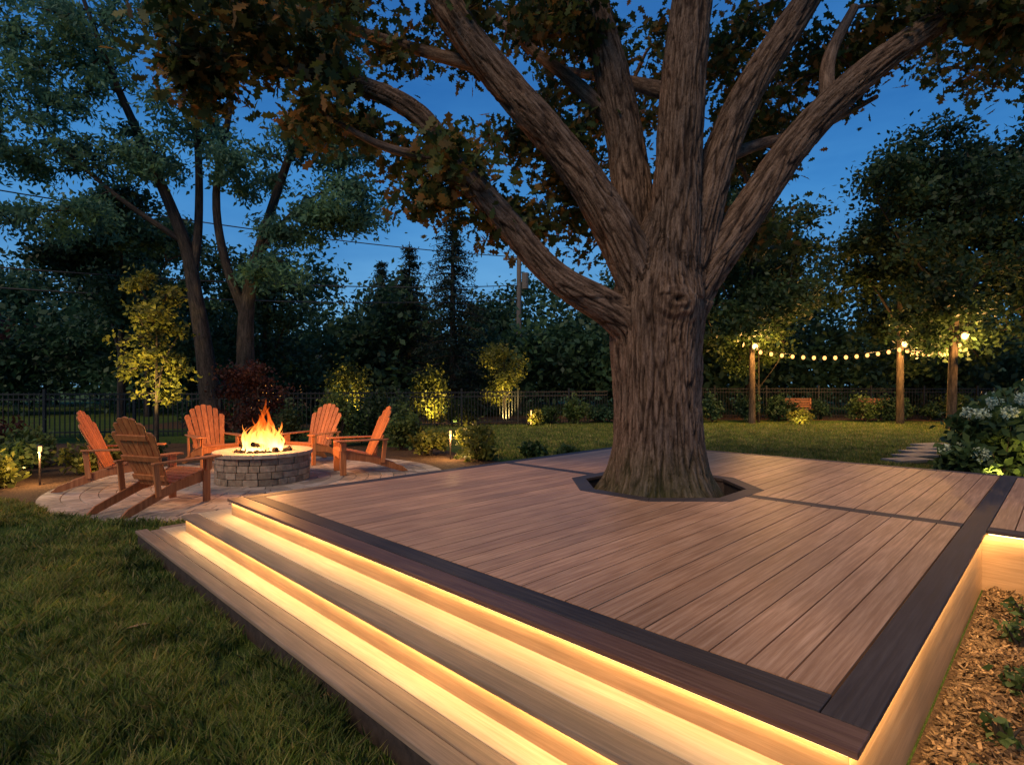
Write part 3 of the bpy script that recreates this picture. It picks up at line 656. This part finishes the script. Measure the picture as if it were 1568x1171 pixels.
for x,y,r,h,mm in ((-7.6,8.2,.5,.45,LYEL),(-7.0,9.4,.5,.5,LYEL),(-8.3,9.0,.7,.6,LBED),(-9.0,10.2,.7,.6,LBED),(-7.3,10.9,.5,.45,LBED),(-9.6,9.4,.6,.6,LDK),(-10.6,11.5,.8,.7,LRED),(-9.9,8.4,.5,.5,LBED),
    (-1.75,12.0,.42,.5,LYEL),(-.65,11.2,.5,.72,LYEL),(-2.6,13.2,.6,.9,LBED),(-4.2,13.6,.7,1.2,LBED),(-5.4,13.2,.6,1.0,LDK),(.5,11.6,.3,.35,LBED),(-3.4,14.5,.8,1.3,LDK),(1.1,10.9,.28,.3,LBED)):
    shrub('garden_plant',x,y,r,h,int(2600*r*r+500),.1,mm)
def pathlight(x,y,e=6,h=.6):
    o=empty('path_light',(x,y,0)); m=MB(); m.cyl((0,0,0),(0,0,h-.1),.014); m.cyl((0,0,h-.01),(0,0,h+.01),.045,.03,14); m.cyl((0,0,h-.11),(0,0,h-.09),.03,.03,12); m.obj('post',simple('bronze',(.03,.02,.015),(.06,.04,.03),30,.4),o)
    m=MB(); m.cyl((0,0,h-.088),(0,0,h-.012),.022,n=12); m.obj('lens',emis('path_lens',(1,.5,.16),2.6),o)
    plight('lamp_light',(0,-.06,h-.14),e,(1,.6,.25),.03,o)
pathlight(-7.1,8.45,40); pathlight(-1.25,11.4,50); pathlight(-2.9,22.5,30); pathlight(.7,20.6,20)
HY_=leafmat('hydrangea_leaf',[(.04,.072,.025),(.06,.105,.035),(.09,.14,.05)],.3,patch=3)
for x,y,r,h in ((7.5,8.6,.75,1.05),(8.5,9.4,.8,1.2),(8.5,8.0,.7,.9),(6.9,8.5,.4,.5),(9.5,9.2,.8,1.3),(9.6,10.5,.9,1.3)):
    e=shrub('hydrangea_bush',x,y,r,h,int(1500*r),.17,HY_)
    P=[]
    for i in range(5):
        a=rng.uniform(0,6.28); q=r*rng.uniform(.2,.8); c_=np.array([q*math.cos(a),q*math.sin(a),h*(1.1-.3*(q/r)**2)])
        dd_=rng.normal(size=(130,3)); dd_/=np.linalg.norm(dd_,axis=1,keepdims=True); P.append(c_+dd_*np.array([.1,.1,.075]))
    npmesh('flowers',leaves(np.vstack(P),.045,RH,1),4,simple('petal',(.40,.47,.28),(.62,.68,.5),10),e)
uplight(6.9,8.0,7.6,8.7,.9,60,size=110)
for c_,t_,r,h in ((4.3,.2,.13,.16),(3.65,.18,.10,.12),(3.1,.2,.08,.1),(4.85,.22,.12,.12),(5.1,.05,.16,.2),(3.35,.05,.12,.16),(2.7,.2,.06,.07)):
    x,y=wor(c_,t_); shrub('mulch_plant',x,y,r,h,60,.05,HY_)
m=MB(); STP=((7.75,11.0),(8.4,11.7),(9.05,12.4),(9.7,13.1),(10.3,13.8))
for i,(x,y) in enumerate(STP):
    m.box((x,y,.04),(.85,.45,.06),Matrix.Rotation(.3+rng.uniform(-.1,.1),3,'Z'))
m.obj('stepping_stones',simple('slab',(.11,.11,.11),(.22,.21,.2),9,.7),None,bevel=.01)
FEM=simple('black_metal',(.012,.012,.012),(.03,.03,.03),30,.5,.1)
def fence(a,b,h=1.2):
    o=empty('iron_fence',(a[0],a[1],0)); m=MB(); A_=Vector((0,0,0)); B_=Vector((b[0]-a[0],b[1]-a[1],0)); l=(B_-A_).length; n=int(l/.13)
    for z in (.15,h-.2,h-.05): m.beam(Vector((0,0,z)),B_+Vector((0,0,z)),.03,.04)
    for i in range(n+1):
        p=A_.lerp(B_,i/n); big_=i%18==0; m.box((p.x,p.y,(h+.1*big_)/2),(.07 if big_ else .022,)*2+(h+.1*big_,))
    m.obj('pickets',FEM,o)
fence((-18,15.3),(-8,17.0),1.3); fence((-8,17.0),(4,23.6),1.3); fence((7,26),(30,25),1.4)
BUL=emis('bulb',(1,.43,.11),3.2); WIR=FEM
def strings(a,b,n,sag):
    o=empty('string_lights',a); A_=Vector((0,0,0)); B_=Vector(b)-Vector(a); w_=Wood(); f=lambda t: A_.lerp(B_,t)+Vector((0,0,-4*sag*t*(1-t)))
    w_.limb([tuple(f(t)) for t in np.linspace(0,1,9)],[.006]*9,5,30); w_.obj('wire',WIR,o)
    m=MB(); c=MB()
    for i in range(n):
        p=f((i+.5)/n); c.cyl(p,p-Vector((0,0,.05)),.018,n=6); m.ball(p-Vector((0,0,.09)),.065,10,8,1.2)
    m.obj('bulbs',BUL,o,smooth=True); c.obj('sockets',WIR,o)
    for t in (.2,.8): plight('bulb_light',f(t)-Vector((0,0,.2)),200,(1,.50,.14),.12,o)
strings((9.35,21.6,2.9),(15.1,21.6,3.0),14,.3); strings((15.1,21.6,2.95),(15.25,19.0,3.0),10,.25)
def lantern(x,y,z,e):
    o=empty('wall_lantern',(x,y,z)); m=MB(); m.cyl((0,0,.14),(0,0,.2),.12,.02,8); m.cyl((0,0,-.14),(0,0,-.12),.07,.07,8)
    for i in range(4): a=i*1.57; m.cyl((.11*math.cos(a),.11*math.sin(a),-.12),(.11*math.cos(a),.11*math.sin(a),.14),.005,n=5)
    m.obj('cage',FEM,o); m=MB(); m.ball((0,0,0),.10,10,8,1.1); m.obj('bulb',emis('lantern_bulb',(1,.5,.15),7),o,smooth=True); plight('lamp',(0,-.35,-.05),e,(1,.48,.13),.08,o)
lantern(9.35,21.6,3.0,420); lantern(15.1,21.6,3.1,330); lantern(15.15,18.8,3.15,330)
BEN=wood('bench_wood',(.4,.17,.08),(.55,.27,.13),0,.5)
def bench(x,y,rz=0):
    o=empty('garden_bench',(x,y,0),rz); m=MB()
    for i in range(4): m.box((0,-.2+i*.12,.45),(1.5,.1,.03))
    for i in range(4): m.box((0,.27+i*.02,.55+i*.11),(1.5,.025,.09))
    for s in (-1,1):
        m.box((s*.68,-.22,.32),(.06,.06,.64)); m.box((s*.68,.26,.46),(.06,.06,.92)); m.box((s*.68,0,.65),(.08,.56,.03))
    m.obj('bench_frame',BEN,o,bevel=.005)
bench(12.9,25.2,.1); bench(16.2,25.0,-.1)
hs=empty('brick_house',(HX,HY,0)); m=MB(); m.bb(-3.2,3.2,-2.5,2.5,0,2.5); m.obj('walls',simple('brick',(.10,.07,.06),(.17,.12,.10),20),hs)
m=MB(); m.prism([(-3.0,2.5),(3.0,2.5),(0,4.3)],-3.5,3.5,Matrix(((0,0,1,0),(1,0,0,0),(0,1,0,0),(0,0,0,1)))); m.obj('roof',simple('shingle',(.07,.09,.10),(.12,.145,.165),20),hs)
m=MB(); [m.box((x,-2.52,1.5),(.9,.06,1.0)) for x in (-2.2,0,2.2)]; m.obj('windows',emis('window_glow',(1,.45,.15),.25),hs)
m=MB(); m.box((1.1,-2.52,1.0),(.85,.08,2.0)); m.obj('door',FEM,hs)
pl=empty('utility_pole',(.4,32,0)); m=MB(); m.cyl((0,0,0),(0,0,9.0),.17,.13,12); m.box((0,0,8.7),(1.8,.1,.12)); m.cyl((.35,0,7.0),(.35,0,7.9),.2,n=12); m.obj('pole',simple('pole_wood',(.10,.09,.08),(.17,.155,.14),15),pl)
PLM=simple('cable',(.05,.05,.055),(.08,.08,.085),5)
for i,(a,b) in enumerate((((.4,32,8.8),(-20,16,8.0)),((.4,32,7.2),(-18,15,5.0)),((.4,32,6.4),(-18,15,4.4)))):
    w_=Wood(); A_=np.array(a); B_=np.array(b); w_.limb([A_+(B_-A_)*t-np.array([0,0,4*.4*t*(1-t)]) for t in np.linspace(0,1,7)],[.024]*7,4,24); w_.obj('power_line',PLM,None)
# ------------------------------------------------------------------ grass
def blades(name,P,h,wd,hs=None):
    n=len(P); a=rng.uniform(0,6.28,n); b=rng.uniform(0,6.28,n); hh=h*rng.uniform(.4,1.5,n)*(1 if hs is None else hs); ln=hh*rng.uniform(.1,1.0,n)
    wv=np.stack([np.cos(a),np.sin(a),0*a],1)*wd*.5; lv=np.stack([np.cos(b)*ln,np.sin(b)*ln,0*b],1); up=np.stack([0*a,0*a,hh],1)
    allv=np.stack([P-wv,P+wv,(P+wv*.7+up*.62+lv*.35),(P+up+lv),(P-wv*.7+up*.62+lv*.35)],1)
    return npmesh(name,allv,5,GRASS)
def lawnpts(n,x0,x1,y0,y1):
    x=rng.uniform(x0,x1,n); y=rng.uniform(y0,y1,n); c_,t_=loc(x,y)
    k=(x>-1.05*y-.6)
    pd=np.hypot(x-PC[0],y-PC[1])>PRO+.02
    onleft=((c_<1.23)|(t_>6.25)&(c_<2.3))&(y<7.2)&pd
    return x,y,c_,t_,k,onleft
GN=rng.uniform(0,1,(256,256))
def vnoise(x,y,f):
    u=x*f+500; v=y*f+500; i=np.floor(u).astype(int); j=np.floor(v).astype(int); a=u-i; b=v-j; a=a*a*(3-2*a); b=b*b*(3-2*b)
    g=lambda p,q: GN[p%256,q%256]
    return (g(i,j)*(1-a)+g(i+1,j)*a)*(1-b)+(g(i,j+1)*(1-a)+g(i+1,j+1)*a)*b
def clump(x,y): return np.clip((.45*vnoise(x,y,2.1)+.35*vnoise(x+9,y,6.3)+.3*vnoise(x,y+7,15))*2.6-.85,0.04,1)
x,y,c_,t_,k,ol=lawnpts(520000,-5.2,1.4,1.7,4.2); q=clump(x,y); s_=k&ol&(rng.uniform(0,1,len(x))<q*.85)
blades('lawn_grass',np.stack([x[s_],y[s_],0*x[s_]],1),.068,.0065,(.45+.85*q)[s_])
x,y,c_,t_,k,ol=lawnpts(280000,-9,0,4.2,7.4); q=clump(x,y); s_=k&ol&(rng.uniform(0,1,len(x))<q*.85)
blades('lawn_grass',np.stack([x[s_],y[s_],0*x[s_]],1),.066,.009,(.5+.8*q)[s_])
n=110000; y=9.3+rng.uniform(0,1,n)**1.5*13; x=rng.uniform(-.25,.95,n)*y+.5; c_,t_=loc(x,y)
s_=((c_>8.8)|(t_>5.7))&~((x<.7)&(y<11.4))&~((x<-1.2)&(y<13.8))&(y<20.3+(x+12)*.08)
for sx,sy in STP: s_&=np.hypot(x-sx,y-sy)>.5
blades('back_lawn_grass',np.stack([x[s_],y[s_],0*x[s_]],1),.055,.018)
P=np.array([[-2.28,3.3,.07],[-1.1,3.0,.06],[-3.6,4.4,.06],[-.9,2.6,.06],[-2.0,2.5,.06]])
npmesh('fallen_leaves',leaves(P,.12,OAK,3),len(OAK),simple('dry_leaf',(.3,.15,.07),(.45,.26,.13),20))
